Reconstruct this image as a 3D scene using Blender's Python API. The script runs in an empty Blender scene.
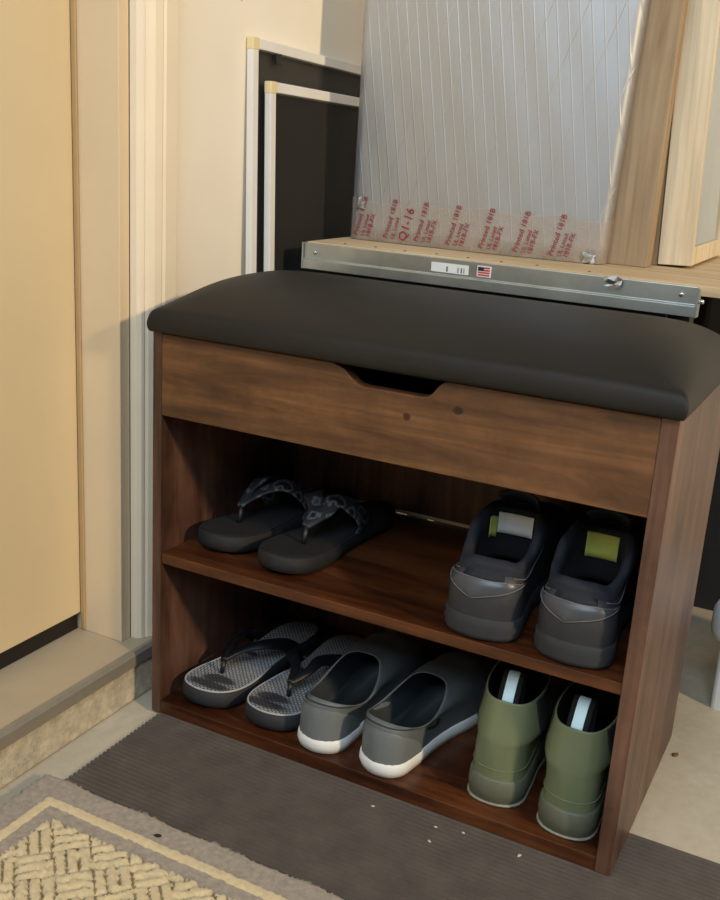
import bpy, math, random
from mathutils import Vector, Matrix
random.seed(7)
PI = math.pi
SC = bpy.context.scene
COL = SC.collection
FZ = -0.004                     # garage floor level; the ribbed mat on it comes up to z = 0

# ------------------------------------------------------------------ materials
def lin(c):
    c = c / 255.0
    return c / 12.92 if c <= 0.04045 else ((c + 0.055) / 1.055) ** 2.4
def rgb(r, g, b):
    return (lin(r), lin(g), lin(b), 1.0)

def new_mat(name):
    m = bpy.data.materials.new(name); m.use_nodes = True
    nt = m.node_tree
    return m, nt, nt.nodes['Principled BSDF']

def N(nt, kind, **kw):
    n = nt.nodes.new(kind)
    for k, v in kw.items():
        if k in n.inputs: n.inputs[k].default_value = v
        else: setattr(n, k, v)
    return n

def coords(nt, scale=(1, 1, 1), rot=(0, 0, 0), loc=(0, 0, 0)):
    tc = N(nt, 'ShaderNodeTexCoord'); mp = N(nt, 'ShaderNodeMapping')
    mp.inputs['Scale'].default_value = scale; mp.inputs['Rotation'].default_value = rot
    mp.inputs['Location'].default_value = loc
    nt.links.new(tc.outputs['Object'], mp.inputs['Vector'])
    return mp.outputs['Vector']

def ramp(nt, fac, stops):
    r = N(nt, 'ShaderNodeValToRGB'); e = r.color_ramp.elements
    while len(e) < len(stops): e.new(0.5)
    for i, (p, c) in enumerate(stops):
        e[i].position = p; e[i].color = c
    nt.links.new(fac, r.inputs['Fac'])
    return r.outputs['Color']

def mix(nt, fac, a, b, mode='MIX'):
    m = N(nt, 'ShaderNodeMix', data_type='RGBA', blend_type=mode)
    for sock, v in ((m.inputs['Factor'], fac), (m.inputs['A'], a), (m.inputs['B'], b)):
        pass
    ins = [i for i in m.inputs if i.enabled]
    for i, v in zip(ins, (fac, a, b)):
        if hasattr(v, 'links'): nt.links.new(v, i)
        else: i.default_value = v
    return [o for o in m.outputs if o.enabled][0]

def bump(nt, bsdf, height, strength=0.2, dist=0.002):
    b = N(nt, 'ShaderNodeBump'); b.inputs['Strength'].default_value = strength
    b.inputs['Distance'].default_value = dist
    nt.links.new(height, b.inputs['Height']); nt.links.new(b.outputs['Normal'], bsdf.inputs['Normal'])

def plain(name, col, rough=0.6, metal=0.0, var=0.12, scale=30, bstr=0.15, bdist=0.001, spec=0.5, sheen=0.0):
    m, nt, b = new_mat(name)
    v = coords(nt)
    n = N(nt, 'ShaderNodeTexNoise', Scale=scale, Detail=6.0, Roughness=0.6)
    nt.links.new(v, n.inputs['Vector'])
    lo = tuple(c * (1 - var) for c in col[:3]) + (1,); hi = tuple(min(1, c * (1 + var)) for c in col[:3]) + (1,)
    nt.links.new(ramp(nt, n.outputs['Fac'], [(0.3, lo), (0.7, hi)]), b.inputs['Base Color'])
    b.inputs['Roughness'].default_value = rough; b.inputs['Metallic'].default_value = metal
    b.inputs['Specular IOR Level'].default_value = spec
    if sheen: b.inputs['Sheen Weight'].default_value = sheen
    if bstr:
        n2 = N(nt, 'ShaderNodeTexNoise', Scale=scale * 8, Detail=3.0); nt.links.new(v, n2.inputs['Vector'])
        bump(nt, b, n2.outputs['Fac'], bstr, bdist)
    return m

def wood(name, axis, dark, mid, light, knots=(), rough=0.5, seed=0.0, blotch=0.8):
    """rustic wood, grain running along axis; knots are (x, z, radius) in the thing's own frame"""
    m, nt, b = new_mat(name)
    s = [16, 16, 16]; s[axis] = 1.6
    v = coords(nt, s, loc=(seed, seed * 1.7, seed * .6))
    n = N(nt, 'ShaderNodeTexNoise', Scale=1.6, Detail=9.0, Roughness=0.65, Distortion=0.7)
    nt.links.new(v, n.inputs['Vector'])
    c = ramp(nt, n.outputs['Fac'], [(0.28, dark), (0.48, mid), (0.72, light)])
    s2 = [120, 120, 120]; s2[axis] = 5
    v2 = coords(nt, s2)
    f = N(nt, 'ShaderNodeTexNoise', Scale=1.0, Detail=4.0); nt.links.new(v2, f.inputs['Vector'])
    g = ramp(nt, f.outputs['Fac'], [(0.3, (.62, .62, .62, 1)), (0.6, (1, 1, 1, 1))])
    c = mix(nt, 0.7, c, g, 'MULTIPLY')
    v3 = coords(nt, (5, 5, 5), loc=(seed + 3, 0, 0))
    p = N(nt, 'ShaderNodeTexNoise', Scale=1.3, Detail=5.0, Roughness=.7); nt.links.new(v3, p.inputs['Vector'])
    q = ramp(nt, p.outputs['Fac'], [(0.35, (.45, .42, .4, 1)), (0.58, (1, 1, 1, 1))])
    c = mix(nt, blotch, c, q, 'MULTIPLY')
    tc = N(nt, 'ShaderNodeTexCoord')
    for kx, kz, kr in knots:
        mp = N(nt, 'ShaderNodeMapping'); mp.vector_type = 'POINT'
        mp.inputs['Location'].default_value = (-kx / kr / 1.25, 0, -kz / kr); mp.inputs['Scale'].default_value = (1 / kr / 1.25, 0, 1 / kr)
        nt.links.new(tc.outputs['Object'], mp.inputs['Vector'])
        ln = N(nt, 'ShaderNodeVectorMath', operation='LENGTH'); nt.links.new(mp.outputs['Vector'], ln.inputs[0])
        ad = N(nt, 'ShaderNodeMath', operation='MULTIPLY_ADD'); ad.inputs[1].default_value = .8; 
        nt.links.new(n.outputs['Fac'], ad.inputs[0]); nt.links.new(ln.outputs['Value'], ad.inputs[2])
        k = ramp(nt, ad.outputs[0], [(0.62, (.16, .12, .1, 1)), (0.95, (.5, .45, .42, 1)), (1.0, (1, 1, 1, 1))])
        k = k
        c = mix(nt, 1.0, c, k, 'MULTIPLY')
    nt.links.new(c, b.inputs['Base Color'])
    b.inputs['Roughness'].default_value = rough
    bump(nt, b, f.outputs['Fac'], 0.15, 0.0006)
    return m

# rustic brown
W_D, W_M, W_L = rgb(46, 28, 16), rgb(93, 60, 35), rgb(136, 94, 58)
M_front = wood('rustic_wood_front', 0, W_D, W_M, W_L, knots=((.328, .451, .0085), (.384, .467, .008)), seed=1.3)
M_shelf = wood('rustic_wood_shelf', 0, rgb(36, 18, 10), rgb(80, 42, 22), rgb(118, 70, 38), rough=.33, seed=5.1)
M_side = wood('rustic_wood_side', 2, rgb(54, 35, 27), rgb(96, 66, 52), rgb(124, 92, 76), rough=.42, seed=9.7)
M_back = wood('rustic_wood_back', 2, rgb(50, 29, 17), rgb(98, 62, 37), rgb(138, 96, 60), rough=.55, seed=3.9)
M_pale = plain('pale_gap_light', rgb(226, 212, 186), .8)  # colour of the light coming through the bench's back gap
M_cush = plain('black_faux_leather', rgb(30, 28, 26), .55, var=.1, scale=14, bstr=.14, bdist=.0006, spec=.3)
M_cushboard = plain('black_lining_cloth', rgb(16, 15, 15), .9)

# room
def wall_mat(name, col, scuffs=True):
    m, nt, b = new_mat(name)
    v = coords(nt)
    n = N(nt, 'ShaderNodeTexNoise', Scale=3.0, Detail=5.0); nt.links.new(v, n.inputs['Vector'])
    lo = tuple(c * .93 for c in col[:3]) + (1,)
    c = ramp(nt, n.outputs['Fac'], [(0.35, lo), (0.65, col)])
    if scuffs:
        n3 = N(nt, 'ShaderNodeTexNoise', Scale=38.0, Detail=3.0); nt.links.new(v, n3.inputs['Vector'])
        n4 = N(nt, 'ShaderNodeTexNoise', Scale=4.0, Detail=2.0); nt.links.new(v, n4.inputs['Vector'])
        mu = N(nt, 'ShaderNodeMath', operation='MULTIPLY'); nt.links.new(n3.outputs['Fac'], mu.inputs[0]); nt.links.new(n4.outputs['Fac'], mu.inputs[1])
        sc = ramp(nt, mu.outputs[0], [(0.452, (0, 0, 0, 1)), (0.48, (1, 1, 1, 1))])
        c = mix(nt, sc, c, rgb(176, 160, 132))
    nt.links.new(c, b.inputs['Base Color']); b.inputs['Roughness'].default_value = .62
    n2 = N(nt, 'ShaderNodeTexNoise', Scale=150.0, Detail=3.0); nt.links.new(v, n2.inputs['Vector'])
    bump(nt, b, n2.outputs['Fac'], .12, .001)
    return m
M_wall = wall_mat('cream_wall_paint', rgb(250, 242, 226))
M_trim = plain('cream_gloss_paint', rgb(238, 224, 200), .4, var=.03, scale=8, bstr=.05)
M_jamb = plain('beige_jamb_paint', rgb(222, 201, 168), .45, var=.03, scale=8, bstr=.05)
M_weather = plain('tan_weatherstrip', rgb(176, 148, 106), .6, var=.05)
M_door = plain('cream_door_paint', rgb(218, 200, 164), .38, var=.03, scale=5, bstr=.04)
M_rubber = plain('black_door_rubber', rgb(20, 18, 17), .5)
M_sill = plain('tan_vinyl_sill', rgb(184, 168, 142), .5, var=.06, scale=12)
M_nosing = plain('dull_metal_nosing', rgb(150, 143, 130), .4, metal=.25, var=.08)
M_curb = plain('rough_painted_concrete', rgb(218, 206, 182), .9, var=.26, scale=70, bstr=.9, bdist=.005)

def floor_mat():
    m, nt, b = new_mat('garage_concrete')
    v = coords(nt)
    n = N(nt, 'ShaderNodeTexNoise', Scale=5.0, Detail=8.0, Roughness=.65); nt.links.new(v, n.inputs['Vector'])
    c = ramp(nt, n.outputs['Fac'], [(0.3, rgb(184, 172, 150)), (0.7, rgb(208, 198, 178))])
    n2 = N(nt, 'ShaderNodeTexNoise', Scale=90.0, Detail=4.0); nt.links.new(v, n2.inputs['Vector'])
    g = ramp(nt, n2.outputs['Fac'], [(.3, (.85, .85, .85, 1)), (.6, (1, 1, 1, 1))])
    nt.links.new(mix(nt, .6, c, g, 'MULTIPLY'), b.inputs['Base Color'])
    b.inputs['Roughness'].default_value = .5
    bump(nt, b, n2.outputs['Fac'], .15, .001)
    return m
M_floor = floor_mat()
M_mat = plain('dark_ribbed_rubber', rgb(90, 82, 75), .6, var=.18, scale=25, bstr=.25)
M_rug_grey = plain('lilac_grey_pile', rgb(166, 152, 138), .95, var=.22, scale=160, bstr=.6, bdist=.002, sheen=.2)
M_rug_cream = plain('cream_pile', rgb(222, 202, 160), .95, var=.12, scale=160, bstr=.6, bdist=.002, sheen=.2)
M_rug_groove = plain('carved_tan_pile', rgb(158, 136, 98), .95, var=.2, scale=160, bstr=.6, bdist=.002)

# stand, foil slab and the rest
M_galv = plain('galvanised_sheet', rgb(178, 186, 186), .34, metal=.85, var=.14, scale=22, bstr=.06)
M_board = wood('pale_particle_board', 0, rgb(176, 150, 112), rgb(206, 180, 142), rgb(222, 200, 164), rough=.7, seed=2.2, blotch=.15)
M_dark = plain('dark_steel_and_shade', rgb(30, 31, 33), .6)  # steel legs, and the shade colour for the panels under the stand
M_pine = wood('bare_pine', 2, rgb(222, 202, 168), rgb(232, 214, 182), rgb(238, 224, 196), rough=.6, seed=4.4, blotch=.06)
M_card = wood('kraft_board', 2, rgb(140, 116, 88), rgb(164, 140, 110), rgb(178, 156, 128), rough=.8, seed=7.4, blotch=.15)

def foil_mat():
    m, nt, b = new_mat('scrim_foil')
    b.inputs['Metallic'].default_value = .75
    tc = N(nt, 'ShaderNodeTexCoord'); sp = N(nt, 'ShaderNodeSeparateXYZ')
    nt.links.new(tc.outputs['Object'], sp.inputs[0])
    def lines(k, pitch, wid):
        # thin raised threads on the face: x + k*z repeating every pitch metres
        a = N(nt, 'ShaderNodeMath', operation='MULTIPLY_ADD'); a.inputs[1].default_value = k
        nt.links.new(sp.outputs['Z'], a.inputs[0]); nt.links.new(sp.outputs['X'], a.inputs[2])
        w = N(nt, 'ShaderNodeMath', operation='PINGPONG'); w.inputs[1].default_value = pitch / 2
        nt.links.new(a.outputs[0], w.inputs[0])
        r = N(nt, 'ShaderNodeMapRange'); r.inputs['From Min'].default_value = 0; r.inputs['From Max'].default_value = wid
        r.inputs['To Min'].default_value = 1; r.inputs['To Max'].default_value = 0
        nt.links.new(w.outputs[0], r.inputs['Value'])
        return r.outputs['Result']
    l1 = lines(.16, .0150, .0012); l2 = lines(-.34, .045, .0009)
    mx = N(nt, 'ShaderNodeMath', operation='MAXIMUM'); nt.links.new(l1, mx.inputs[0]); nt.links.new(l2, mx.inputs[1])
    v = coords(nt, (1, 1, .35))
    n = N(nt, 'ShaderNodeTexNoise', Scale=26.0, Detail=5.0); nt.links.new(v, n.inputs['Vector'])
    ad = N(nt, 'ShaderNodeMath', operation='MULTIPLY_ADD'); ad.inputs[1].default_value = 1.6
    nt.links.new(n.outputs['Fac'], ad.inputs[0]); nt.links.new(mx.outputs[0], ad.inputs[2])
    bump(nt, b, ad.outputs[0], .34, .0010)
    c = mix(nt, mx.outputs[0], rgb(184, 186, 189), rgb(192, 194, 197))
    nt.links.new(c, b.inputs['Base Color'])
    rr = N(nt, 'ShaderNodeMapRange'); rr.inputs['To Min'].default_value = .40; rr.inputs['To Max'].default_value = .54
    nt.links.new(n.outputs['Fac'], rr.inputs['Value']); nt.links.new(rr.outputs[0], b.inputs['Roughness'])
    return m
M_foil = foil_mat()
M_foilscrap = plain('crumpled_foil', rgb(196, 200, 204), .38, metal=.95, var=.1)

def tape_mat():
    m, nt, b = new_mat('clear_tape')
    b.inputs['Base Color'].default_value = rgb(205, 188, 172); b.inputs['Roughness'].default_value = .2
    n = N(nt, 'ShaderNodeTexNoise', Scale=40.0, Detail=4.0); nt.links.new(coords(nt), n.inputs['Vector'])
    nt.links.new(ramp(nt, n.outputs['Fac'], [(.35, (.2, .2, .2, 1)), (.7, (.42, .42, .42, 1))]), b.inputs['Alpha'])
    bump(nt, b, n.outputs['Fac'], .4, .001)
    return m
M_tape = tape_mat()
M_ink = plain('red_ink', rgb(150, 46, 56), .5, bstr=0)
M_white = plain('white_label', rgb(236, 238, 238), .5, var=.03)
M_red = plain('flag_red', rgb(196, 72, 66), .5, bstr=0)
M_navy = plain('flag_navy', rgb(40, 42, 62), .5, bstr=0)
M_grey_ink = plain('grey_ink', rgb(120, 122, 124), .5, bstr=0)
M_nail = plain('nail_head', rgb(110, 66, 44), .5, metal=.3)
M_screw = plain('bright_screw', rgb(200, 202, 204), .25, metal=.95)
def glass_mat():
    m, nt, b = new_mat('mirror_glass')
    b.inputs['Metallic'].default_value = 1.0; b.inputs['Roughness'].default_value = .06
    n = N(nt, 'ShaderNodeTexNoise', Scale=4.0, Detail=3.0); nt.links.new(coords(nt), n.inputs['Vector'])
    nt.links.new(ramp(nt, n.outputs['Fac'], [(.3, rgb(168, 178, 180)), (.7, rgb(200, 208, 210))]), b.inputs['Base Color'])
    return m
M_mirror = glass_mat()
M_alu = plain('white_aluminium', rgb(232, 230, 224), .35, var=.05, scale=10, bstr=.06)
M_corner = plain('cream_plastic', rgb(232, 214, 166), .45, var=.05)
M_spline = plain('grey_spline', rgb(110, 112, 112), .6)
def mesh_mat():
    m, nt, b = new_mat('charcoal_screen_mesh')
    b.inputs['Base Color'].default_value = rgb(44, 42, 40); b.inputs['Roughness'].default_value = .8
    v = coords(nt)
    hs = []
    for ax in (1, 2):
        w = N(nt, 'ShaderNodeTexWave', Scale=260.0, wave_type='BANDS', bands_direction='XYZ'[ax]); nt.links.new(v, w.inputs['Vector']); hs.append(w.outputs['Fac'])
    mx = N(nt, 'ShaderNodeMath', operation='MAXIMUM'); nt.links.new(hs[0], mx.inputs[0]); nt.links.new(hs[1], mx.inputs[1])
    nt.links.new(ramp(nt, mx.outputs[0], [(.3, (.3, .3, .3, 1)), (.7, (.66, .66, .66, 1))]), b.inputs['Alpha'])
    return m
M_mesh = mesh_mat()
M_whiteplastic = plain('white_plastic', rgb(226, 228, 226), .4, var=.04, scale=12)

# footwear
def weave_mat():
    m, nt, b = new_mat('black_white_weave')
    v = coords(nt)
    ck = N(nt, 'ShaderNodeTexBrick', offset=.5)
    ck.inputs['Scale'].default_value = 1.0
    ck.inputs['Brick Width'].default_value = .0062; ck.inputs['Row Height'].default_value = .0033
    ck.inputs['Mortar Size'].default_value = .00075; ck.inputs['Mortar Smooth'].default_value = .2
    ck.inputs['Color1'].default_value = rgb(196, 196, 198); ck.inputs['Color2'].default_value = rgb(170, 172, 176); ck.inputs['Mortar'].default_value = rgb(22, 23, 28)
    n0 = N(nt, 'ShaderNodeTexNoise', Scale=120.0, Detail=2.0); nt.links.new(v, n0.inputs['Vector'])
    vm = N(nt, 'ShaderNodeVectorMath', operation='MULTIPLY_ADD'); vm.inputs[1].default_value = (.0012, .0012, 0)
    nt.links.new(n0.outputs['Color'], vm.inputs[0]); nt.links.new(v, vm.inputs[2])
    nt.links.new(vm.outputs[0], ck.inputs['Vector'])
    # worn dark toe, ball and heel prints
    n = N(nt, 'ShaderNodeTexNoise', Scale=26.0, Detail=3.0); nt.links.new(v, n.inputs['Vector'])
    tc = N(nt, 'ShaderNodeTexCoord'); total = None
    for px, py, rx, ry in ((0.0, .236, .036, .014), (.004, .214, .028, .012), (.012, .13, .014, .006)):
        mp = N(nt, 'ShaderNodeMapping'); mp.inputs['Location'].default_value = (-px / rx, -py / ry, 0); mp.inputs['Scale'].default_value = (1 / rx, 1 / ry, 0)
        nt.links.new(tc.outputs['Object'], mp.inputs['Vector'])
        ln = N(nt, 'ShaderNodeVectorMath', operation='LENGTH'); nt.links.new(mp.outputs['Vector'], ln.inputs[0])
        ad = N(nt, 'ShaderNodeMath', operation='MULTIPLY_ADD'); ad.inputs[1].default_value = 1.6
        nt.links.new(n.outputs['Fac'], ad.inputs[0]); nt.links.new(ln.outputs['Value'], ad.inputs[2])
        r = N(nt, 'ShaderNodeMapRange'); r.inputs['From Min'].default_value = 1.45; r.inputs['From Max'].default_value = 1.75
        r.inputs['To Min'].default_value = .85; r.inputs['To Max'].default_value = 0
        nt.links.new(ad.outputs[0], r.inputs['Value'])
        if total is None: total = r.outputs[0]
        else:
            mxx = N(nt, 'ShaderNodeMath', operation='MAXIMUM'); nt.links.new(total, mxx.inputs[0]); nt.links.new(r.outputs[0], mxx.inputs[1]); total = mxx.outputs[0]
    c = mix(nt, total, ck.outputs['Color'], rgb(20, 22, 28))
    nt.links.new(c, b.inputs['Base Color']); b.inputs['Roughness'].default_value = .85
    bump(nt, b, ck.outputs['Fac'], -.3, .001)
    return m
M_weave = weave_mat()
M_piping = plain('pale_grey_piping', rgb(176, 176, 178), .8)
M_foam = plain('black_foam', rgb(40, 41, 46), .7, var=.15, scale=60)
M_blackfoot = plain('black_footbed', rgb(16, 16, 18), .9, var=.2, scale=60)
M_strap = plain('black_rubber_strap', rgb(19, 20, 25), .45, var=.1)
def camo_mat():
    m, nt, b = new_mat('grey_patterned_strap')
    n = N(nt, 'ShaderNodeTexVoronoi', Scale=60.0); nt.links.new(coords(nt, (1, .6, 1)), n.inputs['Vector'])
    n2 = N(nt, 'ShaderNodeTexNoise', Scale=90.0, Detail=4.0); nt.links.new(coords(nt), n2.inputs['Vector'])
    mu = N(nt, 'ShaderNodeMath', operation='ADD'); nt.links.new(n.outputs['Distance'], mu.inputs[0]); nt.links.new(n2.outputs['Fac'], mu.inputs[1])
    nt.links.new(ramp(nt, mu.outputs[0], [(.72, rgb(24, 25, 28)), (.9, rgb(104, 106, 110)), (1, rgb(40, 42, 46))]), b.inputs['Base Color'])
    b.inputs['Roughness'].default_value = .6
    return m
M_camo = camo_mat()
M_slip = plain('grey_rubber_upper', rgb(96, 102, 104), .5, var=.08, scale=40)
M_slip_dark = plain('dark_grey_lining', rgb(44, 50, 54), .7, var=.1)
M_slip_patch = plain('grey_heel_patch', rgb(112, 117, 118), .45, var=.06)
M_whitesole = plain('white_rubber_sole', rgb(232, 233, 231), .5, var=.05, scale=30)
M_blackmark = plain('black_print', rgb(12, 14, 16), .5, bstr=0)
M_boot = plain('olive_rubber', rgb(112, 120, 90), .33, var=.06, scale=20, bstr=.06)
M_bootband = plain('grey_olive_rubber', rgb(98, 101, 84), .5, var=.12, scale=40)
M_bootin = plain('black_boot_lining', rgb(10, 11, 12), .9)
M_gore = plain('black_elastic_gore', rgb(30, 31, 30), .8)
M_reflect = plain('pale_blue_reflective', rgb(206, 236, 246), .3, var=.03, scale=30)
M_edge = plain('pale_worn_sole_edge', rgb(140, 140, 126), .7, var=.25, scale=90)
M_sneak = plain('black_leather', rgb(50, 52, 57), .5, var=.16, scale=45, bstr=.3)
M_sneak_knit = plain('navy_black_mesh', rgb(27, 31, 42), .8, var=.2, scale=120, bstr=.5)
M_sneak_in = plain('black_lining_foam', rgb(12, 13, 18), .95)
M_sneak_sole = plain('charcoal_rubber', rgb(41, 43, 47), .7, var=.15, scale=40)
M_thread = plain('grey_thread', rgb(104, 104, 108), .7, bstr=0)
M_heelplate = plain('satin_heel_plate', rgb(64, 68, 75), .34, var=.08)
M_lime = plain('lime_tongue_label', rgb(206, 212, 104), .6)
M_chip = plain('pale_paint_chip', rgb(205, 200, 190), .8)
M_seed = plain('dark_crumb', rgb(28, 18, 14), .7)

# ------------------------------------------------------------------ object helpers
def tag(o, label=None, cat=None, group=None, kind=None):
    if label: o['label'] = label
    if cat: o['category'] = cat
    if group: o['group'] = group
    if kind: o['kind'] = kind
    return o

def empty(name, loc=(0, 0, 0), rz=0.0, label=None, cat=None, group=None):
    o = bpy.data.objects.new(name, None); COL.objects.link(o)
    o.location = loc; o.rotation_euler = (0, 0, rz); o.empty_display_size = .02
    return tag(o, label, cat, group)

class MB:
    """collects vertices and faces for one mesh object"""
    def __init__(s): s.v = []; s.f = []; s.mi = []; s.cur = 0
    def add(s, vs, fs):
        o = len(s.v); s.v += [tuple(v) for v in vs]; s.f += [tuple(i + o for i in f) for f in fs]; s.mi += [s.cur] * len(fs)
        return s
    def box(s, x0, x1, y0, y1, z0, z1):
        vs = [(x, y, z) for z in (z0, z1) for y in (y0, y1) for x in (x0, x1)]
        return s.add(vs, [(0, 2, 3, 1), (4, 5, 7, 6), (0, 1, 5, 4), (2, 6, 7, 3), (0, 4, 6, 2), (1, 3, 7, 5)])
    def prism(s, poly, y0, y1, plane='xz'):
        n = len(poly)
        def P(a, b, c): return {'xz': (a, c, b), 'xy': (a, b, c), 'yz': (c, a, b)}[plane]
        vs = [P(a, b, y0) for a, b in poly] + [P(a, b, y1) for a, b in poly]
        return s.add(vs, [tuple(range(n)), tuple(range(2 * n - 1, n - 1, -1))] + [(i, i + n, (i + 1) % n + n, (i + 1) % n) for i in range(n)])
    def loft(s, loops, cap0=False, cap1=False, closed=True):
        n = len(loops[0]); vs = [p for L in loops for p in L]; fs = []
        for k in range(len(loops) - 1):
            for i in range(n if closed else n - 1):
                j = (i + 1) % n
                fs.append((k * n + i, k * n + j, (k + 1) * n + j, (k + 1) * n + i))
        if cap0: fs.append(tuple(range(n - 1, -1, -1)))
        if cap1: fs.append(tuple(range((len(loops) - 1) * n, len(loops) * n)))
        return s.add(vs, fs)
    def tube(s, pts, r, n=6):
        pts = [Vector(p) for p in pts]; loops = []
        for i, p in enumerate(pts):
            t = (pts[min(i + 1, len(pts) - 1)] - pts[max(i - 1, 0)]).normalized()
            a = t.orthogonal().normalized() if i == 0 else (a - t * a.dot(t)).normalized()
            b = t.cross(a); rr = r[i] if isinstance(r, (list, tuple)) else r
            loops.append([p + a * rr * math.cos(2 * PI * k / n) + b * rr * math.sin(2 * PI * k / n) for k in range(n)])
        return s.loft(loops, True, True)
    def ribbon(s, pts, wid, th, nrm):
        """flat strap along pts; nrm(p) gives the outward direction of its face"""
        pts = [Vector(p) for p in pts]; loops = []
        for i, p in enumerate(pts):
            t = (pts[min(i + 1, len(pts) - 1)] - pts[max(i - 1, 0)]).normalized()
            n = Vector(nrm(p)); n = (n - t * n.dot(t)).normalized(); w = t.cross(n)
            h = (wid[i] if isinstance(wid, (list, tuple)) else wid) / 2
            q = th / 2
            loops.append([p + w * h * a + n * q * b for a, b in ((1, .3), (.85, 1), (0, 1.15), (-.85, 1), (-1, .3), (-1, -.3), (-.85, -1), (0, -1), (.85, -1), (1, -.3))])
        return s.loft(loops, True, True)
    def disc(s, c, r, axis, h, n=10):
        c = Vector(c); a = Vector(axis).normalized(); u = a.orthogonal().normalized(); w = a.cross(u)
        L = [[c + a * hh + (u * math.cos(2 * PI * k / n) + w * math.sin(2 * PI * k / n)) * rr for k in range(n)] for hh, rr in ((0, r), (h * .6, r), (h, r * .7))]
        return s.loft(L, True, True)
    def build(s, name, mats, parent=None, smooth=False, bevel=0, sub=0, solid=0, seg=2, fix=True):
        me = bpy.data.meshes.new(name); me.from_pydata(s.v, [], s.f); me.validate()
        if fix:
            import bmesh
            bm = bmesh.new(); bm.from_mesh(me); bmesh.ops.recalc_face_normals(bm, faces=bm.faces); bm.to_mesh(me); bm.free()
        mats = mats if isinstance(mats, (list, tuple)) else [mats]
        for m in mats: me.materials.append(m)
        if len(mats) > 1:
            for p, i in zip(me.polygons, s.mi): p.material_index = i
        if smooth:
            for p in me.polygons: p.use_smooth = True
        o = bpy.data.objects.new(name, me); COL.objects.link(o)
        if parent: o.parent = parent
        if solid:
            md = o.modifiers.new('s', 'SOLIDIFY'); md.thickness = solid; md.offset = -1
        if bevel:
            md = o.modifiers.new('b', 'BEVEL'); md.width = bevel; md.segments = seg; md.limit_method = 'ANGLE'; md.angle_limit = math.radians(40)
        if sub:
            md = o.modifiers.new('u', 'SUBSURF'); md.levels = sub; md.render_levels = sub
        return o

def lerp(a, b, t): return a + (b - a) * t
def table(ts, x):
    for (a, va), (b, vb) in zip(ts, ts[1:]):
        if x <= b:
            t = (x - a) / (b - a) if b > a else 0
            return va + (vb - va) * (t * t * (3 - 2 * t))
    return ts[-1][1]
def bez(p, n):
    """smooth curve through the points p (Catmull-Rom), n steps per span"""
    p = [Vector(q) for q in p]; out = []
    for i in range(len(p) - 1):
        a, b, c, d = p[max(i - 1, 0)], p[i], p[i + 1], p[min(i + 2, len(p) - 1)]
        for k in range(n):
            t = k / n
            out.append(.5 * ((2 * b) + (c - a) * t + (2 * a - 5 * b + 4 * c - d) * t * t + (3 * b - a - 3 * c + d) * t ** 3))
    out.append(p[-1]); return out

def text_mesh(body, size, depth):
    cu = bpy.data.curves.new('t', 'FONT'); cu.body = body; cu.size = size; cu.extrude = depth; cu.align_x = 'LEFT'; cu.resolution_u = 2
    to = bpy.data.objects.new('t', cu); COL.objects.link(to)
    bpy.context.view_layer.update()
    me = bpy.data.meshes.new_from_object(to.evaluated_get(bpy.context.evaluated_depsgraph_get()))
    COL.objects.unlink(to); bpy.data.objects.remove(to)
    return me

# ------------------------------------------------------------------ the room
WX = -0.058                     # face of the door wall (left)
def struct(o): o['kind'] = 'structure'; return o
def structure(name, mb, mat, **kw): return struct(mb.build(name, mat, **kw))

structure('floor', MB().box(-.6, 3.2, -3.2, 1.6, FZ - .05, FZ), M_floor)
DY0, DY1 = -.93, .043           # door opening
w = MB()
w.box(WX - .12, WX, DY1 + .0585, 1.45, .0485, 2.5)
w.box(WX - .12, WX, -3.2, DY0 - .0585, .0485, 2.5)
w.box(WX - .12, WX, DY0 - .0585, DY1 + .0585, 2.2, 2.5)
structure('wall_left', w, M_wall)
structure('wall_back', MB().box(WX - .12, 3.2, 1.45, 1.57, FZ, 2.5), M_wall)
# concrete curb under the wall and its metal edged sill
structure('baseboard_left', MB().box(-.6, -.037, -3.2, 1.45, FZ, .048), M_curb, bevel=.004)
th = empty('trim_1'); struct(th)
MB().prism([(-.6, .0485), (-.0345, .0485), (-.0345, .062), (-.037, .066), (-.6, .066)], DY0 - .058, DY1 + .058).build('sill', M_sill, th)
MB().prism([(-.037, .0485), (-.0335, .0485), (-.0335, .0635), (-.038, .0675), (-.043, .0675), (-.043, .066), (-.037, .0655)], DY0 - .058, DY1 + .058).build('nosing', M_nosing, th)
# jamb
jm = empty('trim_2'); struct(jm)
MB().box(-.2, -.070, DY1 - .018, DY1, .066, 2.12).build('jamb', M_jamb, jm, bevel=.001)
MB().box(-.2, -.070, DY0, DY0 + .018, .066, 2.12).build('jamb', M_jamb, jm, bevel=.001)
MB().box(-.2, -.070, DY0 + .018, DY1 - .018, 2.1, 2.12).build('head', M_jamb, jm)
MB().box(-.1375, -.1300, DY1 - .0215, DY1 - .018, .068, 2.1).build('stop', M_weather, jm, bevel=.0015)
# casing: a moulded profile, thicker bead towards the opening
def casing_profile(y0, y1):
    W = y1 - y0
    return [(-.0695, y0), (-.060, y0), (-.055, y0 + W * .06), (-.0535, y0 + W * .12), (-.0545, y0 + W * .16), (-.051, y0 + W * .2),
            (-.047, y0 + W * .32), (-.0448, y0 + W * .5), (-.0455, y0 + W * .54), (-.0435, y0 + W * .6), (-.0425, y0 + W * .95), (-.0445, y0 + W), (-.0695, y0 + W)]
cs = empty('trim_3'); struct(cs)
MB().prism(casing_profile(DY1 + .0005, DY1 + .058), .0665, 2.12, 'xy').build('casing', M_trim, cs)
MB().prism([(x, DY0 + DY1 - y) for x, y in casing_profile(DY1 + .0005, DY1 + .058)], .0665, 2.12, 'xy').build('casing', M_trim, cs)
MB().box(-.069, -.043, DY0 - .058, DY1 + .058, 2.1205, 2.2).build('head_casing', M_trim, cs)
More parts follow.
